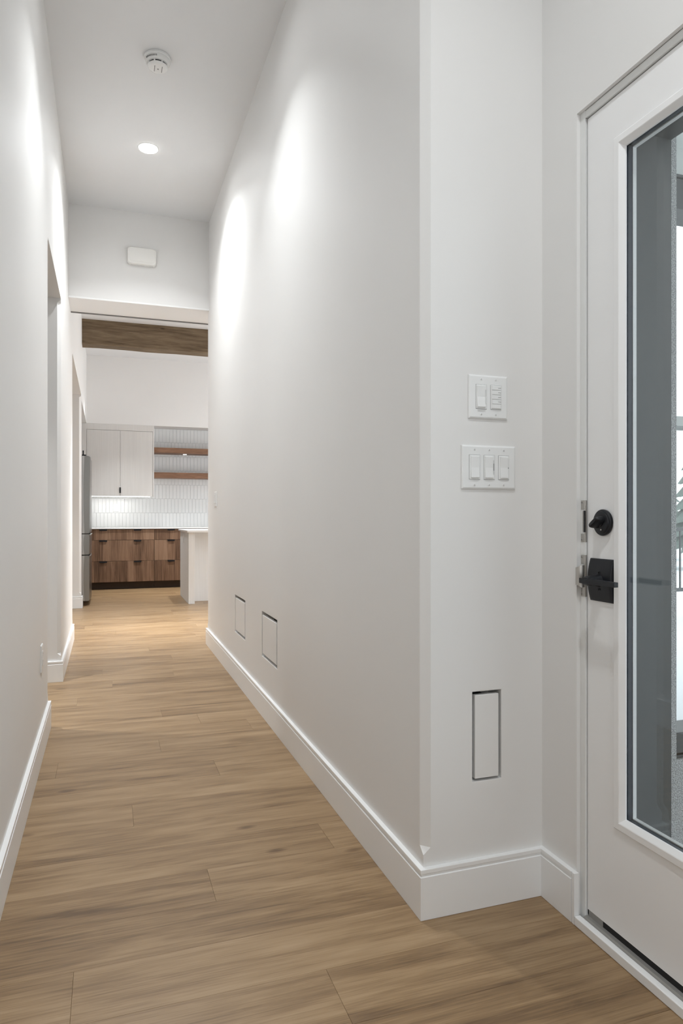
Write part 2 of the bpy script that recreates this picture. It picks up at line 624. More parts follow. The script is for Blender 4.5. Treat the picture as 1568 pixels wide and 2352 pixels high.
def plank(x0, x1, y0, y1):
    g = 0.0001
    L, W = x1 - x0 - 2 * g, y1 - y0 - 2 * g
    key = (round(L, 3), round(W, 3))
    c = ((x0 + x1) / 2, (y0 + y1) / 2, -0.012)
    if key not in mesh_cache:
        b = BM()
        e = 0.0004
        loft(b, [[(-L / 2, -W / 2, 0), (L / 2, -W / 2, 0), (L / 2, W / 2, 0), (-L / 2, W / 2, 0)],
                 [(-L / 2, -W / 2, 0.0112), (L / 2, -W / 2, 0.0112), (L / 2, W / 2, 0.0112), (-L / 2, W / 2, 0.0112)],
                 [(-L / 2 + e, -W / 2 + e, 0.012), (L / 2 - e, -W / 2 + e, 0.012), (L / 2 - e, W / 2 - e, 0.012),
                  (-L / 2 + e, W / 2 - e, 0.012)]])
        finish(b)
        me = bpy.data.meshes.new('plank')
        b.to_mesh(me)
        b.free()
        me.materials.append(M['oak'])
        mesh_cache[key] = me
    o = bpy.data.objects.new('plank', mesh_cache[key])
    COL.objects.link(o)
    o.parent = floor
    o.location = c


k0 = -16
k1 = int((YB - Y0) / PW)
for k in range(k0, k1 + 1):
    y = Y0 + k * PW
    if y > 10.75:
        break
    if y + PW < 3.7:
        xa, xb = XL - 0.02, XD + 0.02
        if y + PW > YR + 0.02:
            xb = XR + 0.02
        if y < YR < y + PW:
            xb = XD + 0.02
    elif y < YE - 0.1:
        xa, xb = -1.0, XR + 0.02
    else:
        xa, xb = -1.1, 4.6
    js = JOINTS.get(k)
    if js is None:
        js = [xa + R.uniform(0.25, 1.5)] if k < 22 else [xa + R.uniform(0.2, 1.4)]
    cuts = [j for j in js if xa + 0.1 < j < xb - 0.1]
    while True:
        nxt = (cuts[-1] if cuts else xa) + 1.52
        if nxt > xb - 0.15:
            break
        cuts.append(nxt)
    while cuts and cuts[0] - xa > 1.52:
        cuts.insert(0, cuts[0] - 1.52)
    pts = [xa] + cuts + [xb]
    for a, b_ in zip(pts[:-1], pts[1:]):
        plank(a, b_, y, y + PW)

# ------------------------------------------------------------------ baseboards
PROF = [(0.0, 0.0), (0.015, 0.0), (0.015, 0.1135), (0.0138, 0.1150), (0.0118, 0.1152), (0.0118, 0.1215), (0.0135, 0.1230),
        (0.0145, 0.1235), (0.0145, 0.1330), (0.0140, 0.1340), (0.0, 0.1340)]


def baseboard(name, path, side, label):
    """path of wall-line points; side +1: room on the left of the walking direction"""
    pts = [Vector(p) for p in path]
    dirs = [(pts[i + 1] - pts[i]).normalized() for i in range(len(pts) - 1)]
    nor = [Vector((-d.y, d.x)) * side for d in dirs]
    rings = []
    for i, p in enumerate(pts):
        ring = []
        for d, z in PROF:
            if i == 0:
                q = p + nor[0] * d
            elif i == len(pts) - 1:
                q = p + nor[-1] * d
            else:
                n1, n2 = nor[i - 1], nor[i]
                m = (n1 + n2)
                m = m / m.dot(n1)
                q = p + m * d
            ring.append((q.x, q.y, z + 0.0008))
        rings.append(ring)
    b = BM()
    loft(b, rings)
    o = obj(name, b, M['trim'])
    return tag(o, label, 'baseboard', kind='structure')


bb = baseboard('baseboard_right', [(XD, 1.518), (XD, YR), (XR, YR), (XR, YE), (2.6, YE)], 1,
               'white grooved baseboard along the right wall and return beside the door')
bm = BM()
box(bm, XD - 0.012, XD, 1.5145, 1.518, 0.0008, 0.1348)
box(bm, XD - 0.0148, XD, 1.5045, 1.5145, 0.0008, 0.1348)
obj('end_block', bm, M['trim'], bb)
baseboard('baseboard_left', [(XL, YBACK), (XL, 3.773), (XL - TW, 3.773)], -1,
          'white grooved baseboard along the near left wall')
baseboard('baseboard_left_middle', [(XL - TW, 4.806), (XL, 4.806), (XL, 6.40), (XL - TW, 6.40)], -1,
          'white grooved baseboard wrapping the wall between the two left openings')
baseboard('baseboard_left_far', [(XL - TW, 8.55), (XL, 8.55), (XL, 8.70)], -1,
          'short white baseboard on the pier beside the fridge')

# ------------------------------------------------------------------ ceiling beam
bm = BM()
nx = 26
x0b, x1b = XL + 0.001, 4.58
rings = []
for i in range(nx + 1):
    x = x0b + (x1b - x0b) * i / nx
    j = lambda a=0.004: R.uniform(-a, a)
    rings.append([(x, 8.80 + j(0.002), 3.170 + j()), (x, 8.81 + j(0.002), 3.160 + j()), (x, 9.00, 3.160 + j()),
                  (x, 9.01, 3.170), (x, 9.01, ZK + 0.002), (x, 8.80 + j(0.002), ZK + 0.002)])
loft(bm, rings)
beam = obj('ceiling_beam', bm, M['beam'], loc=(0, 8.9, 3.3))
tag(beam, 'rough sawn brown wooden beam spanning the kitchen ceiling', 'beam', kind='structure')


# ------------------------------------------------------------------ hall ceiling fixtures
def downlight(x, y, z, label, watts, group, spread=1.5, glow=0.27):
    t = thing('downlight', (x, y, z), label, 'ceiling light', group)
    b = BM()
    loft(b, [disc_ring((x, y, z), 'Z', r, d, 40) for r, d in ((0.048, -0.0015), (0.051, -0.0042), (0.064, -0.0040),
                                                              (0.066, 0.0), (0.048, 0.0))], cap=False)
    obj('trim_ring', b, M['plastic'], t, smooth=40)
    b = BM()
    lathe(b, (x, y, z), 'Z', [(0.060, -0.0042), (0.060, -0.0075), (0.050, -0.0095), (0.03, -0.0105)], 40)
    obj('lens', b, M['lamp'], t, smooth=40)
    area_light('downlight_lamp', (x, y, z - 0.012), (0, 0, 0), 0.10, 0.095, watts, (0.945, 0.979, 1.0), 'DISK', spread)
    # the diffuser also throws a little of its light sideways
    if glow > 0.1:
        area_light('downlight_glow', (x, y, z - 0.0125), (0, 0, 0), 0.10, 0.10, watts * glow, (0.945, 0.979, 1.0), 'DISK', 2.75)
    return t


downlight(0.26, 4.696, ZC, 'round recessed downlight glowing in the hall ceiling', DOWNLIGHT_HALL * 1.12, 'recessed downlights', 2.2, 0.24)
downlight(0.26, 3.05, ZC, 'round recessed downlight in the hall ceiling nearer the door than the smoke detector', DOWNLIGHT_HALL * 0.60,
          'recessed downlights', 1.7, 0.20)
downlight(0.45, 0.55, ZC, 'added out-of-view round downlight lighting the return wall and entry door', DOWNLIGHT_HALL * 0.78,
          'recessed downlights', 2.1, 0.25)  # added out of view to light the return and door walls
downlight(0.45, -1.2, ZC, 'added out-of-view round downlight filling the entry behind the viewpoint', DOWNLIGHT_HALL * 0.4,
          'recessed downlights')  # extra lamp added behind the camera as entry fill
for i, (x, y) in enumerate(((0.40, 6.75), (2.4, 7.3), (0.25, 9.75), (1.35, 9.75), (2.6, 9.75))):
    downlight(x, y, ZK, 'round recessed downlight in the kitchen ceiling, ' +
              ['nearest the hall', 'in front of the island', 'nearest the fridge', 'above the aisle', 'farthest right'][i],
              DOWNLIGHT_KITCHEN * [2.0, 0.9, 1.05, 0.95, 0.85][i], 'recessed downlights', 1.05 if i == 0 else 1.2, 0.04)
downlight(-1.35, 4.3, 2.9, 'added unseen round downlight in the side room lighting the near left opening', 16, 'recessed downlights')  # unseen lamp added to brighten the near opening's jamb
downlight(-1.35, 7.4, 2.9, 'added unseen round downlight in the side room lighting the far left opening', 11, 'recessed downlights')  # likewise added, unseen, for the far opening's jamb

# smoke detector
sx, sy = 0.256, 3.752
t = thing('smoke_detector', (sx, sy, ZC), 'white round smoke detector on the hall ceiling', 'smoke detector')
b = BM()
lathe(b, (sx, sy, ZC), 'Z', [(0.066, 0.0), (0.069, -0.004), (0.069, -0.014), (0.066, -0.017)], 48)
obj('base', b, M['plastic'], t, smooth=40)
b = BM()
lathe(b, (sx, sy, ZC), 'Z', [(0.064, -0.0165), (0.0655, -0.020), (0.062, -0.034), (0.058, -0.040), (0.053, -0.041)], 48)
obj('body', b, M['plastic'], t, smooth=40)
b = BM()
lathe(b, (sx, sy, ZC), 'Z', [(0.046, -0.038), (0.046, -0.052)], 40)
obj('sensor_gap', b, M['slot'], t, smooth=40)
for i in range(8):
    a = 2 * PI * (i + 0.5) / 8
    b = BM()
    for s in (0,):
        c, s_ = math.cos(a), math.sin(a)
        pts = [(0.0455, -0.0035), (0.0515, -0.0035), (0.0515, 0.0035), (0.0455, 0.0035)]
        prism(b, [(sx + p * c - q * s_, sy + p * s_ + q * c) for p, q in pts], ZC - 0.052, ZC - 0.040)
    obj('rib', b, M['plastic'], t)
b = BM()
lathe(b, (sx, sy, ZC), 'Z', [(0.052, -0.050), (0.053, -0.052), (0.050, -0.057), (0.040, -0.061), (0.016, -0.063)], 48)
cov = obj('cover', b, M['plastic'], t, smooth=40)
for dx in (-0.016, 0.022):
    b = BM()
    box(b, sx + dx - 0.0016, sx + dx + 0.0016, sy - 0.024, sy + 0.024, ZC - 0.0636, ZC - 0.058)
    obj('seam', b, M['mark'], cov)
b = BM()
lathe(b, (sx + 0.002, sy, ZC), 'Z', [(0.004, -0.060), (0.004, -0.0642)], 16)
obj('test_button', b, M['mark'], cov)
b = BM()
for i in range(9):
    a = math.radians(205 + 7 * i)
    c, s_ = math.cos(a), math.sin(a)
    prism(b, [(sx + p * c - q * s_, sy + p * s_ + q * c) for p, q in ((0.060, -0.002), (0.0655, -0.002), (0.0655, 0.002), (0.060, 0.002))],
          ZC - 0.032, ZC - 0.024)
obj('vent_slots', b, M['mark'], t)

# door chime on the header
t = thing('door_chime', (0.267, YH, 3.16), 'white rounded door chime box on the header wall', 'door chime')


def rrect(cx, cz, w, h, r, y, seg=6, bulge=0.0):
    pts = []
    for qx, qz, a0 in ((1, 1, 0), (-1, 1, 90), (-1, -1, 180), (1, -1, 270)):
        for i in range(seg + 1):
            a = math.radians(a0 + 90 * i / seg)
            px = qx * (w / 2 - r) + r * math.cos(a)
            pz = qz * (h / 2 - r) + r * math.sin(a)
            px += math.copysign(bulge * (1 - (2 * pz / h) ** 2), px)
            pts.append((cx + px, y, cz + pz))
    return pts


b = BM()
loft(b, [rrect(0.267, 3.16, w, h, r, YH - d, 6, 0.012) for w, h, r, d in
         ((0.208, 0.134, 0.02, 0.0), (0.212, 0.138, 0.022, 0.004), (0.212, 0.138, 0.022, 0.036), (0.200, 0.126, 0.02, 0.045))])
body = obj('body', b, M['plastic2'], t, smooth=35)
b = BM()
loft(b, [rrect(0.267, 3.166, w, h, 0.014, YH - d, 6, 0.010) for w, h, d in ((0.184, 0.104, 0.043), (0.184, 0.104, 0.0475), (0.180, 0.100, 0.0485))])
obj('face_panel', b, M['plastic2'], t, smooth=35)
for i in range(15):
    b = BM()
    xx = 0.267 + (i - 7) * 0.0115
    box(b, xx - 0.002, xx + 0.002, YH - 0.034, YH - 0.012, 3.16 - 0.0702, 3.16 - 0.066)
    obj('sound_slot', b, M['grout'], t)


# ------------------------------------------------------------------ switch plates, outlets
class Frame:
    """local frame on a wall: a = along the wall (to the viewer's right), n = out of the wall, z = up"""

    def __init__(s, origin, along, normal):
        s.o, s.a, s.n = Vector(origin), Vector(along), Vector(normal)

    def p(s, a, n, z):
        return tuple(s.o + s.a * a + s.n * n + Vector((0, 0, z)))


def fbox(bm, f, a0, a1, n0, n1, z0, z1):
    v = [bm.verts.new(f.p(*q)) for q in ((a0, n0, z0), (a1, n0, z0), (a1, n1, z0), (a0, n1, z0),
                                         (a0, n0, z1), (a1, n0, z1), (a1, n1, z1), (a0, n1, z1))]
    for q in ((0, 3, 2, 1), (4, 5, 6, 7), (0, 1, 5, 4), (1, 2, 6, 5), (2, 3, 7, 6), (3, 0, 4, 7)):
        bm.faces.new([v[i] for i in q])


def frect(bm, f, rings):
    """loft of rectangles (a0,a1,z0,z1,n)"""
    loft(bm, [[f.p(a0, n, z0), f.p(a1, n, z0), f.p(a1, n, z1), f.p(a0, n, z1)] for a0, a1, z0, z1, n in rings])


def plate_ring(bm, f, w, h, holes):
    """plate with pillowed rim: outer loft, decorator holes stay as insets drawn by their own collar"""
    frect(bm, f, [(-w / 2, w / 2, -h / 2, h / 2, 0.0), (-w / 2, w / 2, -h / 2, h / 2, 0.0035),
                  (-w / 2 + 0.0045, w / 2 - 0.0045, -h / 2 + 0.0045, h / 2 - 0.0045, 0.0062)])


def screw(f, a, z, n, parent):
    b = BM()
    c = f.p(a, n, z)
    ax = 'Y' if abs(f.n.y) > 0.5 else 'X'
    sg = (f.n.y if ax == 'Y' else f.n.x)
    lathe(b, c, ax, [(0.0031, -0.0005 * sg), (0.0031, 0.0006 * sg), (0.002, 0.0013 * sg)], 14)
    s = obj('screw', b, M['plastic'], parent, smooth=40)
    b = BM()
    fbox(b, Frame(c, f.a, f.n), -0.0005, 0.0005, 0.001, 0.0015, -0.0022, 0.0022)
    obj('screw_slot', b, M['mark'], s)


def recess_collar(f, a, parent, name='device_frame'):
    b = BM()
    w, h = 0.0332, 0.0668
    frect(b, f, [(a - w / 2 - .0008, a + w / 2 + .0008, -h / 2 - .0008, h / 2 + .0008, 0.0060), (a - w / 2 - .0008, a + w / 2 + .0008, -h / 2 - .0008, h / 2 + .0008, 0.0063)])
    obj('seam', b, M['mark'], parent)
    b = BM()
    frect(b, f, [(a - w / 2, a + w / 2, -h / 2, h / 2, 0.0055), (a - w / 2, a + w / 2, -h / 2, h / 2, 0.0072),
                 (a - w / 2 + .001, a + w / 2 - .001, -h / 2 + .001, h / 2 - .001, 0.0078)])
    return obj(name, b, M['plastic'], parent)


def rocker(f, a, parent, slider=None, tilt=0.0016, pw=0.0245):
    fr = recess_collar(f, a, parent)
    b = BM()
    h = 0.0605
    da = -0.002 if slider is not None else 0.0
    w = pw
    prof = [(-h / 2, 0.0100 + tilt), (-h / 2 + 0.002, 0.0112 + tilt), (-0.001, 0.0088), (0.001, 0.0088), (h / 2 - 0.001, 0.0104), (h / 2, 0.0095)]
    pts0 = [f.p(a + da - w / 2, 0.0070, -h / 2)] + [f.p(a + da - w / 2, n, z) for z, n in prof] + [f.p(a + da - w / 2, 0.0070, h / 2)]
    pts1 = [f.p(a + da + w / 2, 0.0070, -h / 2)] + [f.p(a + da + w / 2, n, z) for z, n in prof] + [f.p(a + da + w / 2, 0.0070, h / 2)]
    loft(b, [pts0, pts1])
    obj('paddle', b, M['plastic'], parent, bevel=0.0004)
    if slider is not None:
        b = BM()
        fbox(b, f, a + 0.0122, a + 0.0146, 0.0076, 0.0081, -0.020, 0.020)
        obj('slider_track', b, M['grout'], fr)
        b = BM()
        fbox(b, f, a + 0.0124, a + 0.0144, 0.0078, 0.0098 if slider < 0 else 0.0085, slider - 0.010, slider + 0.010)
        obj('slider', b, M['plastic'] if slider < 0 else M['mark'], fr)


def duplex(f, a, parent, z=0.0):
    recess_collar(f, a, parent)
    for dz in (0.017, -0.017):
        b = BM()
        frect(b, f, [(a - 0.013, a + 0.013, z + dz - 0.0135, z + dz + 0.0135, 0.0075), (a - 0.0125, a + 0.0125, z + dz - 0.013, z + dz + 0.013, 0.0086)])
        s = obj('receptacle', b, M['plastic'], parent)
        for da in (-0.006, 0.006):
            b = BM()
            fbox(b, f, a + da - 0.001, a + da + 0.001, 0.0084, 0.0088, z + dz - 0.001, z + dz + 0.007)
            obj('slot', b, M['mark'], s)
        b = BM()
        fbox(b, f, a - 0.0022, a + 0.0022, 0.0084, 0.0088, z + dz - 0.009, z + dz - 0.005)
        obj('slot', b, M['mark'], s)


def plate(name, f, w, h, label, cat, group=None):
    t = thing(name, tuple(f.o), label, cat, group)
    b = BM()
    plate_ring(b, f, w, h, ())
    obj('wall_plate', b, M['plastic'], t, bevel=0.0008)
    return t


# upper two-gang plate: dimmer + five-button timer
f = Frame((1.0015, YR, 1.4095), (1, 0, 0), (0, -1, 0))
t = plate('light_switch', f, 0.123, 0.121, 'white two-gang switch plate with dimmer and button timer, above the other plate', 'light switch', 'switches by the entry door')
for g in (-0.023, 0.023):
    for z in (-0.0485, 0.0485):
        screw(f, g, z, 0.0062, t)
rocker(f, -0.023, t, slider=-0.009, tilt=0.0022)
fr = recess_collar(f, 0.023, t, 'timer_frame')
for i in range(5):
    z0 = 0.0325 - 0.0128 * (i + 1)
    b = BM()
    frect(b, f, [(0.023 - 0.0145, 0.023 + 0.0145, z0 + 0.0006, z0 + 0.0122, 0.0074), (0.023 - 0.0145, 0.023 + 0.0145, z0 + 0.0006, z0 + 0.0122, 0.0095),
                 (0.023 - 0.0138, 0.023 + 0.0138, z0 + 0.0012, z0 + 0.0116, 0.0104)])
    bt = obj('timer_button', b, M['plastic'], t)
    if i < 4:
        b = BM()
        fbox(b, f, 0.0285, 0.0335, 0.0103, 0.01055, z0 + 0.0054, z0 + 0.0066)
        fbox(b, f, 0.0345, 0.0362, 0.0103, 0.01055, z0 + 0.0050, z0 + 0.0070)
        obj('print', b, M['mark'], bt)
    else:
        b = BM()
        fbox(b, f, 0.0338, 0.0356, 0.0103, 0.0108, z0 + 0.005, z0 + 0.0068)
        obj('indicator', b, M['stone'], bt)

# lower three-gang plate
f = Frame((1.0035, YR, 1.2145), (1, 0, 0), (0, -1, 0))
t = plate('light_switch', f, 0.170, 0.121, 'white three-gang switch plate with three rocker paddles, below the other plate', 'light switch', 'switches by the entry door')
for g in (-0.046, 0, 0.046):
    for z in (-0.0485, 0.0485):
        screw(f, g, z, 0.0062, t)
rocker(f, -0.046, t, tilt=0.0006)
rocker(f, 0.0, t, slider=0.001, tilt=0.0006)
rocker(f, 0.046, t, tilt=0.0002)
b = BM()
fbox(b, f, 0.0595, 0.0610, 0.0076, 0.0085, -0.002, 0.001)
obj('indicator', b, M['mark'], t)

# switch near the end of the right hall wall
f = Frame((XR, 5.352, 1.21), (0, -1, 0), (-1, 0, 0))
t = plate('light_switch', f, 0.118, 0.119, 'white two-gang switch plate near the far end of the right hall wall', 'light switch')
rocker(f, -0.023, t)
rocker(f, 0.023, t)
for g in (-0.023, 0.023):
    for z in (-0.0485, 0.0485):
        screw(f, g, z, 0.0062, t)

# outlet low on the left wall
f = Frame((XL, 3.39, 0.432), (0, 1, 0), (1, 0, 0))
t = plate('wall_outlet', f, 0.079, 0.121, 'white outlet plate low on the left hall wall', 'outlet')
duplex(f, 0, t)


# ------------------------------------------------------------------ flush drywall vents
def vent(f, w, h, gap, label, group):
    """opening w x h already cut in the wall; f.o is its centre on the wall face"""
    t = thing('air_vent', tuple(f.o), label, 'air vent', group)
    b = BM()
    d = 0.074
    for a0, a1, z0, z1 in ((-w / 2, -w / 2 + .002, -h / 2, h / 2), (w / 2 - .002, w / 2, -h / 2, h / 2), (-w / 2 + .002, w / 2 - .002, -h / 2, -h / 2 + .002),
                           (-w / 2 + .002, w / 2 - .002, h / 2 - .002, h / 2)):
        fbox(b, f, a0, a1, -d, -0.0006, z0, z1)
    obj('frame', b, M['wall'], t)
    b = BM()
    fbox(b, f, -w / 2 + .002, w / 2 - .002, -d, -d + 0.004, -h / 2 + .002, h / 2 - .002)
    obj('back_plate', b, M['wall'], t)
    b = BM()
    fbox(b, f, -w * 0.46, w * 0.18, -d + 0.004, -d + 0.008, h / 2 - 0.07, h / 2 - 0.004)
    dk = obj('duct_mouth', b, M['ductdark'], t)
    b = BM()
    fbox(b, f, w * 0.02, w * 0.16, -d + 0.006, -0.030, h / 2 - 0.028, h / 2 - 0.0225)
    obj('duct_lip', b, M['galv'], t)
    b = BM()
    pw, ph = w / 2 - gap, h / 2 - gap
    fbox(b, f, -pw, pw, -0.016, 0.0, -ph - 0.001, ph - 0.002)
    obj('cover_panel', b, M['wall'], t, bevel=0.0012)
    for a in (-pw * 0.6, pw * 0.6):
        for z in (-ph * 0.6, ph * 0.6):
            b = BM()
            fbox(b, f, a - 0.006, a + 0.006, -d + 0.004, -0.016, z - 0.006, z + 0.006)
            obj('magnet_post', b, M['galv'], t)


vent(Frame((1.000, YR, 0.4695), (1, 0, 0), (0, -1, 0)), 0.096, 0.253, 0.0105,
     'narrow upright flush air vent low on the wall below the switches', 'flush drywall air vents')
vent(Frame((XR, 3.508, 0.4365), (0, -1, 0), (-1, 0, 0)), 0.360, 0.249, 0.019,
     'wide flush air vent on the right hall wall, nearer the viewer', 'flush drywall air vents')
vent(Frame((XR, 4.338, 0.4365), (0, -1, 0), (-1, 0, 0)), 0.356, 0.249, 0.019,
     'wide flush air vent on the right hall wall, nearer the kitchen', 'flush drywall air vents')

# ------------------------------------------------------------------ entry door
door = thing('door_1', (1.198, 1.033, 0.0), 'white entry door with tall glass pane and black lever', 'door', kind='structure')
SY0, SY1, SZ0, SZ1 = 0.576, 1.490, 0.045, 2.125       # slab
SX0, SX1 = 1.198, 1.242
LY0, LY1, LZ0, LZ1 = 0.708, 1.358, 0.331, 1.992       # visible glass opening


def ring_x(bm, rect, prof, close=True):
    """rectangular frame in the YZ plane: prof = (inset, x) pairs"""
    y0, y1, z0, z1 = rect
    rr = []
    for o, x in prof:
        rr.append([(x, y0 + o, z0 + o), (x, y1 - o, z0 + o), (x, y1 - o, z1 - o), (x, y0 + o, z1 - o)])
    if close:
        rr.append(rr[0])
    loft(bm, rr, cap=False)


b = BM()
dy, dz = LY0 - 0.01 - SY0, 0
oy0, oy1, oz0, oz1 = LY0 - 0.014, LY1 + 0.014, LZ0 - 0.014, LZ1 + 0.014
def rect_yz(x, y0, y1, z0, z1):
    return [(x, y0, z0), (x, y1, z0), (x, y1, z1), (x, y0, z1)]
ro, ri = (SY0, SY1, SZ0, SZ1), (oy0, oy1, oz0, oz1)
loft(b, [rect_yz(SX0, *ro), rect_yz(SX1, *ro), rect_yz(SX1, *ri), rect_yz(SX0, *ri), rect_yz(SX0, *ro)], cap=False)
slab = obj('door_slab', b, M['door'], door)
rect = (LY0 - 0.031, LY1 + 0.031, LZ0 - 0.028, LZ1 + 0.028)
b = BM()
ring_x(b, rect, [(0, SX0), (0.001, SX0 - 0.004), (0.003, SX0 - 0.0055), (0.0185, SX0 - 0.0060), (0.0205, SX0 - 0.0050), (0.0305, SX0 + 0.006), (0.0305, SX0 + 0.010), (0.014, SX0 + 0.010)])
obj('glass_frame', b, M['door'], door)
b = BM()
ring_x(b, rect, [(0, SX1), (0.003, SX1 + 0.005), (0.016, SX1 + 0.005), (0.0300, SX1 - 0.004), (0.0300, SX1 - 0.015), (0.014, SX1 - 0.015)])
obj('outer_glass_frame', b, M['door'], door)
b = BM()
ring_x(b, (LY0 - 0.012, LY1 + 0.012, LZ0 - 0.012, LZ1 + 0.012), [(0, SX0 + 0.0105), (0.0128, SX0 + 0.0105), (0.0132, SX0 + 0.0135), (0.0122, SX0 + 0.0140), (0.0122, SX0 + 0.0255), (0.0130, SX0 + 0.0260), (0, SX0 + 0.0260)])
sp = obj('spacer_bar', b, M['gasket'], door)
for x in (SX0 + 0.0118, SX0 + 0.0252):
    b = BM()
    box(b, x - 0.0006, x + 0.0006, LY0 - 0.006, LY1 + 0.006, LZ0 - 0.006, LZ1 + 0.006)
    obj('glass_pane', b, M['glass'], door)

# jamb (three sides), stop and outer cladding reveal
b = BM()
box(b, 1.192, 1.305, 1.493, 1.513, 0.0, 2.148)
box(b, 1.192, 1.305, 0.553, 0.573, 0.0, 2.148)
box(b, 1.192, 1.305, 0.573, 1.493, 2.128, 2.148)
obj('jamb', b, M['jamb'], door, bevel=0.0012)
b = BM()
box(b, 1.2005, 1.2425, 1.4903, 1.4929, 0.03, 2.1275)
box(b, 1.2005, 1.2425, 0.5731, 0.5757, 0.03, 2.1275)
box(b, 1.2005, 1.2425, 0.5757, 1.4903, 2.1253, 2.1279)
obj('weather_strip', b, M['rubber'], door)
b = BM()
box(b, 1.2445, 1.476, 1.489, 1.493, 0.0, 2.124)
box(b, 1.2445, 1.476, 0.573, 0.577, 0.0, 2.124)
box(b, 1.2445, 1.476, 0.577, 1.489, 2.120, 2.124)
obj('outer_reveal', b, M['grey_clad'], door)
# threshold: white board, grey saddle, black sweep
b = BM()
box(b, 1.1655, 1.184, 0.569, 1.5035, 0.0005, 0.0245)
obj('sill_board', b, M['trim'], door, bevel=0.002)
b = BM()
loft(b, [[(1.1842, y, 0.0005), (1.1842, y, 0.019), (1.190, y, 0.027), (1.25, y, 0.026), (1.31, y, 0.006), (1.31, y, 0.0005)] for y in (0.5735, 1.4925)])
obj('saddle', b, M['saddle'], door)
b = BM()
box(b, 1.2015, 1.2385, SY0 + 0.002, SY1 - 0.055, 0.0265, 0.045)
obj('door_sweep', b, M['rubber'], door)
b = BM()
box(b, 1.2000, 1.2385, SY1 - 0.055, SY1 - 0.002, 0.0265, 0.0445)
obj('sweep_end', b, M['saddle'], door)

# deadbolt
bz, by = 1.063, 1.427
b = BM()
lathe(b, (SX0, by, bz), 'X', [(0.0325, 0.0), (0.0335, -0.002), (0.0335, -0.007), (0.031, -0.0095), (0.0285, -0.0098), (0.0275, -0.0125), (0.026, -0.0135)], 48)
bolt = obj('deadbolt', b, M['black'], door, smooth=35)
b = BM()
lathe(b, (SX0 - 0.013, by, bz), 'X', [(0.011, 0.002), (0.011, -0.003), (0.008, -0.005)], 32)
th = math.radians(36)
def tt(a, c, x):        # turned frame of the thumb turn: a along the blade, c across
    return (SX0 - x, by + a * math.cos(th) - c * math.sin(th), bz + 0.001 - a * math.sin(th) - c * math.cos(th))
rings = []
for x, L, W in ((0.012, 0.0195, 0.0100), (0.018, 0.0205, 0.0090), (0.028, 0.0205, 0.0075), (0.035, 0.0185, 0.0060), (0.0380, 0.0150, 0.0040)):
    pts = []
    for i in range(20):
        a = 2 * PI * i / 20
        ca, sa = math.cos(a), math.sin(a)
        pts.append(tt(L * math.copysign(abs(ca) ** 0.6, ca), W * math.copysign(abs(sa) ** 0.7, sa), x))
    rings.append(pts)
loft(b, rings)
obj('thumb_turn', b, M['black'], bolt, smooth=50)
b = BM()
lathe(b, (SX0 - 0.0135, by - 0.004, bz - 0.018), 'X', [(0.0022, 0.0005), (0.0022, -0.0008)], 12)
obj('set_screw', b, M['nickel'], bolt)

# lever set
rz, ry = 0.9155, 1.4325
ny, nzz = 8, 14
W2, H2 = 0.043, 0.0545
b = BM()
def rose_x(y, z):
    return SX0 - 0.004 - 0.0095 * (1 - (z / H2) ** 2) * (1.0 if abs(y) < W2 * 0.86 else 0.96)
top_v = [[b.verts.new((rose_x(y, z), ry + y, rz + z)) for z in [H2 * (2 * j / nzz - 1) for j in range(nzz + 1)]] for y in [W2 * (2 * i / ny - 1) for i in range(ny + 1)]]
bot_v = [[b.verts.new((SX0, ry + y * 1.015, rz + z * 1.012)) for z in [H2 * (2 * j / nzz - 1) for j in range(nzz + 1)]] for y in [W2 * (2 * i / ny - 1) for i in range(ny + 1)]]
for i in range(ny):
    for j in range(nzz):
        b.faces.new((top_v[i][j], top_v[i + 1][j], top_v[i + 1][j + 1], top_v[i][j + 1]))
        b.faces.new((bot_v[i][j], bot_v[i][j + 1], bot_v[i + 1][j + 1], bot_v[i + 1][j]))
for i in range(ny):
    b.faces.new((top_v[i][0], bot_v[i][0], bot_v[i + 1][0], top_v[i + 1][0]))
    b.faces.new((top_v[i][nzz], top_v[i + 1][nzz], bot_v[i + 1][nzz], bot_v[i][nzz]))
for j in range(nzz):
    b.faces.new((top_v[0][j], top_v[0][j + 1], bot_v[0][j + 1], bot_v[0][j]))
    b.faces.new((top_v[ny][j], bot_v[ny][j], bot_v[ny][j + 1], top_v[ny][j + 1]))
rose = obj('rose_plate', b, M['black'], door, bevel=0.0012, smooth=35)
for dz in (0.020, -0.022):
    b = BM()
    lathe(b, (SX0 - 0.0115, ry - 0.001, rz + dz), 'X', [(0.004, 0.002), (0.004, -0.0018), (0.0025, -0.0020), (0.0022, 0.0)], 16)
    obj('rose_screw', b, M['rubber'], rose)
b = BM()
def sup(x, hy, hz, n=24, p=0.75, y0=0.0):
    pts = []
    for i in range(n):
        a = 2 * PI * i / n
        ca, sa = math.cos(a), math.sin(a)
        pts.append((x, ry + y0 + hy * math.copysign(abs(ca) ** p, ca), rz + hz * math.copysign(abs(sa) ** p, sa)))
    return pts
loft(b, [sup(SX0 - 0.012, 0.0165, 0.0165, p=1.0), sup(SX0 - 0.020, 0.0145, 0.0145, p=1.0), sup(SX0 - 0.030, 0.0125, 0.0130, p=0.9),
         sup(SX0 - 0.046, 0.0125, 0.0128, p=0.6), sup(SX0 - 0.056, 0.0115, 0.0085, p=0.6)])
lev = obj('lever', b, M['black'], door, smooth=40)
b = BM()
def sec(y, x0, x1, hz):
    return [(x0, y, rz - hz), (x1, y, rz - hz), (x1, y, rz + hz), (x0, y, rz + hz)]
loft(b, [sec(1.4555, 1.143, 1.150, 0.0050), sec(1.4515, 1.140, 1.154, 0.0066), sec(1.425, 1.1385, 1.1525, 0.0066), sec(1.330, 1.1385, 1.1510, 0.0060),
         sec(1.3225, 1.1385, 1.1510, 0.0060)])
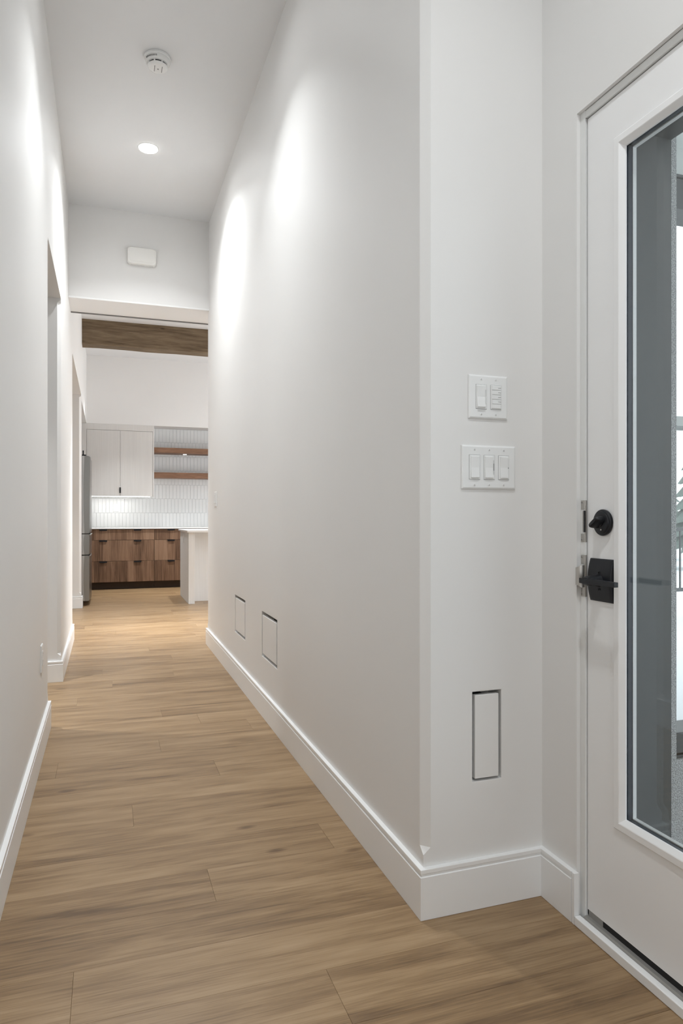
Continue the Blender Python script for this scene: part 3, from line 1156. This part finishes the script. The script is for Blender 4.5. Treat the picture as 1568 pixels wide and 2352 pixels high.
obj('lever_bar', b, M['black'], lev, bevel=0.001)

# strike plates in the jamb's edge
def strike(z0, z1, lip):
    b = BM()
    box(b, 1.1908, 1.196, 1.4945, 1.5085, z1 - 0.024, z1)
    box(b, 1.1908, 1.196, 1.4945, 1.5085, z0, z0 + 0.022)
    box(b, 1.1908, 1.1975, 1.4925, 1.4955, z0, z1)
    s = obj('strike_plate', b, M['nickel'], door, bevel=0.0005)
    for z in (z1 - 0.006, z0 + 0.006):
        b = BM()
        lathe(b, (1.1908, 1.5045, z), 'X', [(0.0034, 0.0005), (0.0034, -0.0006), (0.002, -0.0008)], 14)
        sc = obj('screw', b, M['nickel'], s)
        b = BM()
        box(b, 1.1898, 1.1903, 1.5037, 1.5053, z - 0.0018, z + 0.0018)
        obj('screw_slot', b, M['slot'], sc)
    b = BM()
    if not lip:
        box(b, 1.1895, 1.193, 1.4965, 1.5015, z0 + 0.027, z1 - 0.028)
        obj('bolt_pocket', b, M['nickel'], s, bevel=0.0008)
        b = BM()
        box(b, 1.1890, 1.1935, 1.4925, 1.4962, z0 + 0.026, z1 - 0.027)
        obj('pocket_gap', b, M['slot'], s)
    else:
        zc, hh = z0 + 0.054, 0.029
        prof = []
        for i in range(9):
            a = math.radians(90 * i / 8)
            prof.append((1.1925 - 0.020 * math.sin(a), 1.4935 + 0.0135 * (1 - math.cos(a))))
        outer = prof
        inner = [(x + 0.0012, y + 0.0012) for x, y in prof]
        rings = []
        for (xa, ya), (xb, yb) in zip(outer, inner):
            q = min(1.0, (1.1925 - xa) / 0.020)
            h_ = hh - 0.006 * max(0, q - 0.6) / 0.4
            rings.append([(xa, ya, zc - h_), (xa, ya, zc + h_), (xb, yb, zc + h_), (xb, yb, zc - h_)])
        loft(b, rings)
        obj('curved_lip', b, M['nickel'], s, smooth=40)
        b = BM()
        loft(b, [[(1.1905, 1.4995, zc - 0.028), (1.1905, 1.4935, zc - 0.028), (1.1905, 1.4935, zc - 0.05), (1.1905, 1.4955, zc - 0.05)],
                 [(1.194, 1.4995, zc - 0.028), (1.194, 1.4935, zc - 0.028), (1.194, 1.4935, zc - 0.05), (1.194, 1.4955, zc - 0.05)]])
        obj('latch_tail', b, M['nickel'], s)


strike(1.011, 1.121, False)
strike(0.867, 0.977, True)

# ------------------------------------------------------------------ kitchen: cabinets
def pull(x0, x1, y, z, parent):
    """slim edge pull hooked over the drawer's top edge"""
    b = BM()
    loft(b, [[(x0, y - 0.013, z - 0.004), (x0 + 0.006, y - 0.013, z - 0.020), (x1 - 0.006, y - 0.013, z - 0.020), (x1, y - 0.013, z - 0.004)],
             [(x0, y - 0.010, z - 0.004), (x0 + 0.006, y - 0.010, z - 0.020), (x1 - 0.006, y - 0.010, z - 0.020), (x1, y - 0.010, z - 0.004)]])
    box(b, x0, x1, y - 0.013, y + 0.012, z - 0.004, z - 0.001)
    return obj('pull', b, M['black'], parent)


def base_unit(x0, x1, pulls, label):
    t = thing('base_cabinet', ((x0 + x1) / 2, YF, 0), label, 'cabinet', 'wooden base cabinets on the kitchen wall')
    b = BM()
    box(b, x0 + 0.001, x1 - 0.001, YF + 0.020, YB - 0.012, 0.108, 0.888)
    obj('body', b, M['toe'], t)
    b = BM()
    box(b, x0 + 0.001, x1 - 0.001, YF + 0.085, YF + 0.100, 0.001, 0.108)
    obj('toe_kick', b, M['toe'], t)
    for z0, z1 in ((0.110, 0.414), (0.418, 0.722), (0.726, 0.881)):
        b = BM()
        box(b, x0 + 0.0018, x1 - 0.0018, YF, YF + 0.019, z0, z1)
        d = obj('drawer', b, M['walnut'], t, loc=((x0 + x1) / 2, YF, (z0 + z1) / 2), bevel=0.0008)
        for p in pulls:
            bq = pull(p - 0.055, p + 0.055, YF, z1 + 0.001, t)
            bq.parent = d
            bq.location = (-(x0 + x1) / 2, -YF, -(z0 + z1) / 2)
    return t


base_unit(-0.290, 0.673, (-0.048, 0.433), 'wide brown wooden drawer cabinet beside the fridge, two pulls per drawer')
base_unit(0.673, 1.160, (0.916,), 'narrow brown wooden drawer cabinet partly behind the island')
base_unit(1.160, 2.10, (1.40, 1.86), 'brown wooden drawer cabinet hidden behind the island')
b = BM()
box(b, -0.62, 2.12, YF - 0.018, YB - 0.012, 0.8885, 0.906)
o = obj('countertop', b, M['stone'], bevel=0.0015)
tag(o, 'white stone countertop on the wooden base cabinets', 'countertop')
b = BM()
box(b, -0.62, -0.290, YF, YB - 0.012, 0.001, 0.888)
o = obj('filler_panel', b, M['walnut'], bevel=0.001)
tag(o, 'brown wooden filler panel behind the fridge', 'panel')

# upper cabinet
t = thing('wall_cabinet', (0.197, YU, 1.375), 'pale greige two-door wall cabinet left of the open shelves', 'cabinet')
b = BM()
box(b, -0.285, 0.681, YU + 0.020, YB - 0.012, 1.392, 2.451)
obj('body', b, M['pale'], t, loc=(0.2, YU, 1.9))
b = BM()
box(b, 0.662, 0.6815, YU + 0.001, YU + 0.020, 1.372, 2.451)
box(b, -0.60, 0.662, YU + 0.001, YU + 0.020, 2.362, 2.451)
box(b, -0.60, -0.282, YU + 0.001, YU + 0.020, 1.372, 2.362)
obj('face_filler', b, M['pale'], t, loc=(0.2, YU, 2.4))
for x0, x1 in ((-0.2785, 0.1892), (0.1928, 0.6585)):
    b = BM()
    box(b, x0, x1, YU - 0.001, YU + 0.0195, 1.376, 2.357)
    obj('door', b, M['pale'], t, loc=((x0 + x1) / 2, YU, 1.87), bevel=0.0008)
b = BM()
box(b, 0.1795, 0.2015, YU - 0.016, YU - 0.001, 1.422, 1.508)
obj('pull', b, M['black'], t, bevel=0.002)
b = BM()
box(b, -0.27, 0.62, YU + 0.004, YU + 0.018, 1.3665, 1.3755)
obj('light_strip', b, M['led'], t)
area_light('under_cabinet_lamp', (0.05, YU + 0.14, 1.372), (0, 0, 0), 0.62, 0.05, 1.2, (1.0, 0.98, 0.95))

# floating shelves
for i, (z0, z1) in enumerate(((2.047, 2.127), (1.664, 1.748))):
    t = thing('floating_shelf', (1.34, YU, z0), ['upper', 'lower'][i] + ' brown wooden floating shelf on the white tiles', 'shelf', 'floating shelves')
    b = BM()
    box(b, 0.684, 2.10, YU + 0.03, YB - 0.008, z0, z1)
    obj('board', b, M['walnut_h'], t, loc=(1.3, YU + 0.1, z0), bevel=0.0015)
    for xx in ((1.16, 1.75) if i == 0 else ()):
        b = BM()
        lathe(b, (xx, YU + 0.20, z0), 'Z', [(0.03, 0.0), (0.03, -0.006), (0.025, -0.007)], 24)
        obj('puck_light', b, M['puck'], t, smooth=40)

# ------------------------------------------------------------------ backsplash of upright tiles
b = BM()
box(b, -0.62, 2.10, YB - 0.004, YB - 0.0005, 0.906, 2.4515)
bs = obj('backsplash', b, M['grout'])
tag(bs, 'white upright glazed tile backsplash behind the shelves', 'backsplash', kind='structure')
TWX, THZ, G = 0.0543, 0.222, 0.0016
zrow0 = 0.905
tile_mesh = {}
for r in range(7):
    z0, z1 = zrow0 + r * THZ, zrow0 + (r + 1) * THZ
    z1 = min(z1, 2.4515)
    z0 = max(z0, 0.9065)
    off = 0.0 if r % 2 == 0 else TWX / 2
    n0 = int((-0.30 - 1.046) / TWX) - 1
    for c in range(n0, 12):
        x0 = 1.046 + off + c * TWX
        x1 = x0 + TWX
        if x1 < -0.24 or x0 > 1.62:
            continue
        if z0 > 1.40 and x0 < 0.66:
            continue
        key = (round(z1 - z0, 4),)
        if key not in tile_mesh:
            w, h = TWX / 2 - G / 2, (z1 - z0) / 2 - G / 2
            tb = BM()
            e = 0.0018
            loft(tb, [[(-w, 0, -h), (w, 0, -h), (w, 0, h), (-w, 0, h)], [(-w, -0.006, -h), (w, -0.006, -h), (w, -0.006, h), (-w, -0.006, h)],
                      [(-w + e, -0.0075, -h + e), (w - e, -0.0075, -h + e), (w - e, -0.0075, h - e), (-w + e, -0.0075, h - e)]])
            finish(tb)
            me = bpy.data.meshes.new('tile')
            tb.to_mesh(me)
            tb.free()
            me.materials.append(M['tile'])
            tile_mesh[key] = me
        o = bpy.data.objects.new('tile', tile_mesh[key])
        COL.objects.link(o)
        o.parent = bs
        o.location = ((x0 + x1) / 2, YB - 0.004, (z0 + z1) / 2)
        o.rotation_euler = (R.uniform(-0.006, 0.006), 0, R.uniform(-0.012, 0.012))

for i, (x, lab) in enumerate(((0.134, 'white outlet plate on the tiles under the wall cabinet'), (1.578, 'white outlet plate on the tiles beside the island'))):
    f = Frame((x, YB - 0.0118, 1.205), (1, 0, 0), (0, -1, 0))
    t = plate('wall_outlet', f, 0.079, 0.121, lab, 'outlet', 'kitchen outlets')
    duplex(f, 0, t)

# ------------------------------------------------------------------ island
t = thing('kitchen_island', (1.9, 8.98, 0), 'white kitchen island with end panel and recessed back', 'kitchen island')
b = BM()
box(b, 0.946, 1.020, 8.50, 9.50, 0.001, 0.8775)
obj('end_panel', b, M['pale2'], t, loc=(0.98, 9, 0.44), bevel=0.001)
b = BM()
box(b, 1.0205, 3.2, 8.775, 8.795, 0.001, 0.8775)
obj('back_panel', b, M['pale2'], t, loc=(2, 8.785, 0.44))
b = BM()
box(b, 1.0205, 3.2, 8.796, 9.48, 0.10, 0.8775)
obj('body', b, M['pale2'], t, loc=(2, 9.1, 0.44))
b = BM()
box(b, 0.925, 3.25, 8.45, 9.54, 0.8785, 0.901)
o = obj('island_countertop', b, M['stone'], bevel=0.0015)
tag(o, 'white stone countertop overhanging the island', 'countertop')
f = Frame((0.946, 9.045, 0.80), (0, -1, 0), (-1, 0, 0))
t = plate('wall_outlet', f, 0.079, 0.121, 'white outlet plate high on the shaded island end panel', 'outlet', 'kitchen outlets')
duplex(f, 0, t)

# ------------------------------------------------------------------ refrigerator (doors proud of the niche, facing the aisle)
t = thing('refrigerator', (-0.6, 9.25, 0), 'stainless steel refrigerator standing in the niche left of the drawers', 'refrigerator')
FY0, FY1 = 8.80, 9.70
b = BM()
box(b, -1.02, -0.300, FY0 + 0.01, FY1 - 0.01, 0.05, 1.78)
obj('body', b, M['fridge_body'], t, bevel=0.004)
b = BM()
box(b, -1.0, -0.315, FY0 + 0.02, FY1 - 0.02, 0.001, 0.05)
obj('base_grille', b, M['rubber'], t)


def fridge_door(y0, y1, z0, z1, name, xf=-0.190):
    """door slab with softly crowned front, end face with a sculpted edge"""
    b = BM()
    rings = []
    n = 10
    for i in range(n + 1):
        q = i / n
        y = y0 + (y1 - y0) * q
        crown = 0.006 * (1 - (2 * q - 1) ** 2)
        e = 0.008 if i in (0, n) else 0.0
        rings.append([(-0.292, y, z0), (xf - 0.012 - e, y, z0), (xf - e + crown, y, z0 + 0.010), (xf - e + crown, y, z1 - 0.010), (xf - 0.012 - e, y, z1), (-0.292, y, z1)])
    loft(b, rings)
    d = obj(name, b, M['steel'], t, smooth=30)
    b = BM()
    zs = [z0 + (z1 - z0) * k / 16 for k in range(17)]
    fr_, bk = [], []
    for k, z in enumerate(zs):
        w = math.sin(PI * k / 16) ** 0.8
        fr_.append((-0.255 - 0.020 * w * 0.6, z))
    pts = [(-0.290, zs[0])] + fr_ + [(-0.290, zs[-1])]
    loft(b, [[(x, y0 - 0.0005, z) for x, z in pts], [(x, y0 - 0.003, z) for x, z in pts]])
    obj('door_liner', b, M['steel_edge'], d, bevel=0.0012)
    return d


fridge_door(FY0, 9.248, 0.868, 1.806, 'door')
fridge_door(9.252, FY1, 0.868, 1.806, 'door')
fridge_door(FY0, FY1, 0.612, 0.858, 'drawer')
fridge_door(FY0, FY1, 0.052, 0.600, 'freezer_drawer')
b = BM()
box(b, -0.29, -0.195, FY0 + 0.004, FY1 - 0.004, 0.859, 0.867)
box(b, -0.29, -0.195, FY0 + 0.004, FY1 - 0.004, 0.601, 0.611)
obj('drawer_gap', b, M['rubber'], t)
for z in (0.850,):
    b = BM()
    box(b, -0.188, -0.182, FY0 + 0.02, FY1 - 0.02, z - 0.010, z + 0.006)
    obj('handle', b, M['nickel'], t, bevel=0.003)
b = BM()
box(b, -0.282, -0.238, FY0 + 0.012, FY0 + 0.09, 1.806, 1.822)
box(b, -0.276, -0.262, FY0 + 0.03, FY0 + 0.045, 1.822, 1.872)
obj('hinge_cover', b, M['black'], t)

# ------------------------------------------------------------------ outside the door
b = BM()
box(b, -40, 60, -40, 60, -0.75, -0.55)
g = obj('ground', b, M['snow'])
tag(g, 'snow covered ground outside the entry door', 'snow', kind='structure')
b = BM()
box(b, 1.475, 7.6, -3.5, 6.6, -0.30, -0.12)
g = obj('porch_deck', b, M['snow'])
tag(g, 'snow dusted porch deck outside the entry door', 'deck', kind='structure')
b = BM()
box(b, 1.31, 1.476, 0.577, 1.489, -0.12, 0.004)
g = obj('porch_step', b, M['grey_clad'])
tag(g, 'grey outer door sill below the glass', 'sill', kind='structure')
# wing wall with window
b = BM()
box(b, 1.476, 4.4, 1.497, 1.66, -0.12, 3.1)
ww = obj('wall_porch', b, M['stucco'])
cut(ww, [(1.502, 3.6, 1.4, 1.8, 0.40, 2.42)])
tag(ww, 'grey stucco porch wall seen through the door glass', 'wall', kind='structure')
t = thing('window_1', (2.56, 1.52, 0.4), 'charcoal framed porch window seen through the door glass', 'window', kind='structure')
b = BM()
def ring_y(bm, x0, x1, z0, z1, w, y0, y1):
    def rc(o, y):
        return [(x0 + o, y, z0 + o), (x1 - o, y, z0 + o), (x1 - o, y, z1 - o), (x0 + o, y, z1 - o)]
    loft(bm, [rc(0, y0), rc(0, y1), rc(w, y1), rc(w, y0), rc(0, y0)], cap=False)
ring_y(b, 1.502, 3.6, 0.40, 2.04, 0.008, 1.505, 1.62)
obj('window_frame', b, M['dark_frame'], t)
b = BM()
box(b, 1.510, 3.588, 1.51, 1.60, 1.945, 2.03)
obj('top_rail', b, M['dark_frame'], t)
b = BM()
box(b, 1.510, 3.588, 1.51, 1.60, 0.412, 0.47)
obj('bottom_rail', b, M['dark_frame'], t)
b = BM()
box(b, 1.510, 3.588, 1.515, 1.60, 1.335, 1.362)
obj('middle_rail', b, M['siding'], t)
b = BM()
box(b, 1.508, 3.59, 1.556, 1.560, 0.465, 1.95)
obj('pane', b, M['glass'], t)
for i in range(5):
    b = BM()
    box(b, 1.504, 3.598, 1.51 + 0.004 * (i % 2), 1.60, 2.0425 + i * 0.0755, 2.115 + i * 0.0755)
    obj('panel_board', b, M['siding'], t)
# porch roof
b = BM()
box(b, 1.475, 4.6, -1.0, 3.0, 3.1, 3.22)
g = obj('porch_roof', b, M['siding'])
tag(g, 'pale porch roof soffit above the outside deck', 'roof', kind='structure')
# railing beyond the window
t = thing('deck_railing', (6.2, 6.4, -0.12), 'dark metal deck railing seen through the porch window', 'railing')
for i in range(3):
    xx = 4.9 + i * 1.3
    b = BM()
    box(b, xx - 0.03, xx + 0.03, 6.37, 6.43, -0.12, 0.95)
    obj('post', b, M['dark_frame'], t)
for z in (0.92, 0.20):
    b = BM()
    box(b, 4.9, 7.5, 6.375, 6.425, z - 0.02, z + 0.02)
    obj('rail', b, M['dark_frame'], t)
bm_ = bpy.data.meshes.new('baluster')
b = BM()
box(b, -0.008, 0.008, -0.008, 0.008, 0.22, 0.90)
finish(b)
b.to_mesh(bm_)
b.free()
bm_.materials.append(M['dark_frame'])
for i in range(22):
    o = bpy.data.objects.new('baluster', bm_)
    COL.objects.link(o)
    o.parent = t
    o.location = (4.98 + i * 0.115 - 6.2, 0, 0.12)
# distant conifers
for i, (x, y, h) in enumerate(((17, 16.2, 4.2), (19.5, 20.5, 5.0), (14.5, 17.5, 3.6))):
    t = thing('conifer_tree', (x, y, -0.55), ['frosted conifer outside, middle of the three', 'frosted conifer outside, tallest of the three', 'frosted conifer outside, shortest of the three'][i],
              'tree', 'conifers beyond the railing')
    b = BM()
    lathe(b, (x, y, -0.55), 'Z', [(0.14, 0.0), (0.10, h * 0.5), (0.02, h * 0.95)], 8)
    obj('trunk', b, M['bark'], t)
    b = BM()
    for k in range(9):
        q = k / 8
        z = -0.55 + h * (0.16 + 0.76 * q)
        r = (1 - q) * h * 0.26 + 0.12
        n = 14
        ring = []
        for a in range(n * 2):
            rr = r * (1.0 if a % 2 == 0 else 0.62) * R.uniform(0.85, 1.1)
            ring.append((x + rr * math.cos(PI * a / n), y + rr * math.sin(PI * a / n), z - 0.12 * r * (a % 2 == 0)))
        tip = [(x + 0.02 * math.cos(PI * a / n), y + 0.02 * math.sin(PI * a / n), z + h * 0.16) for a in range(n * 2)]
        loft(b, [ring, tip])
    obj('branches', b, M['needles'], t)
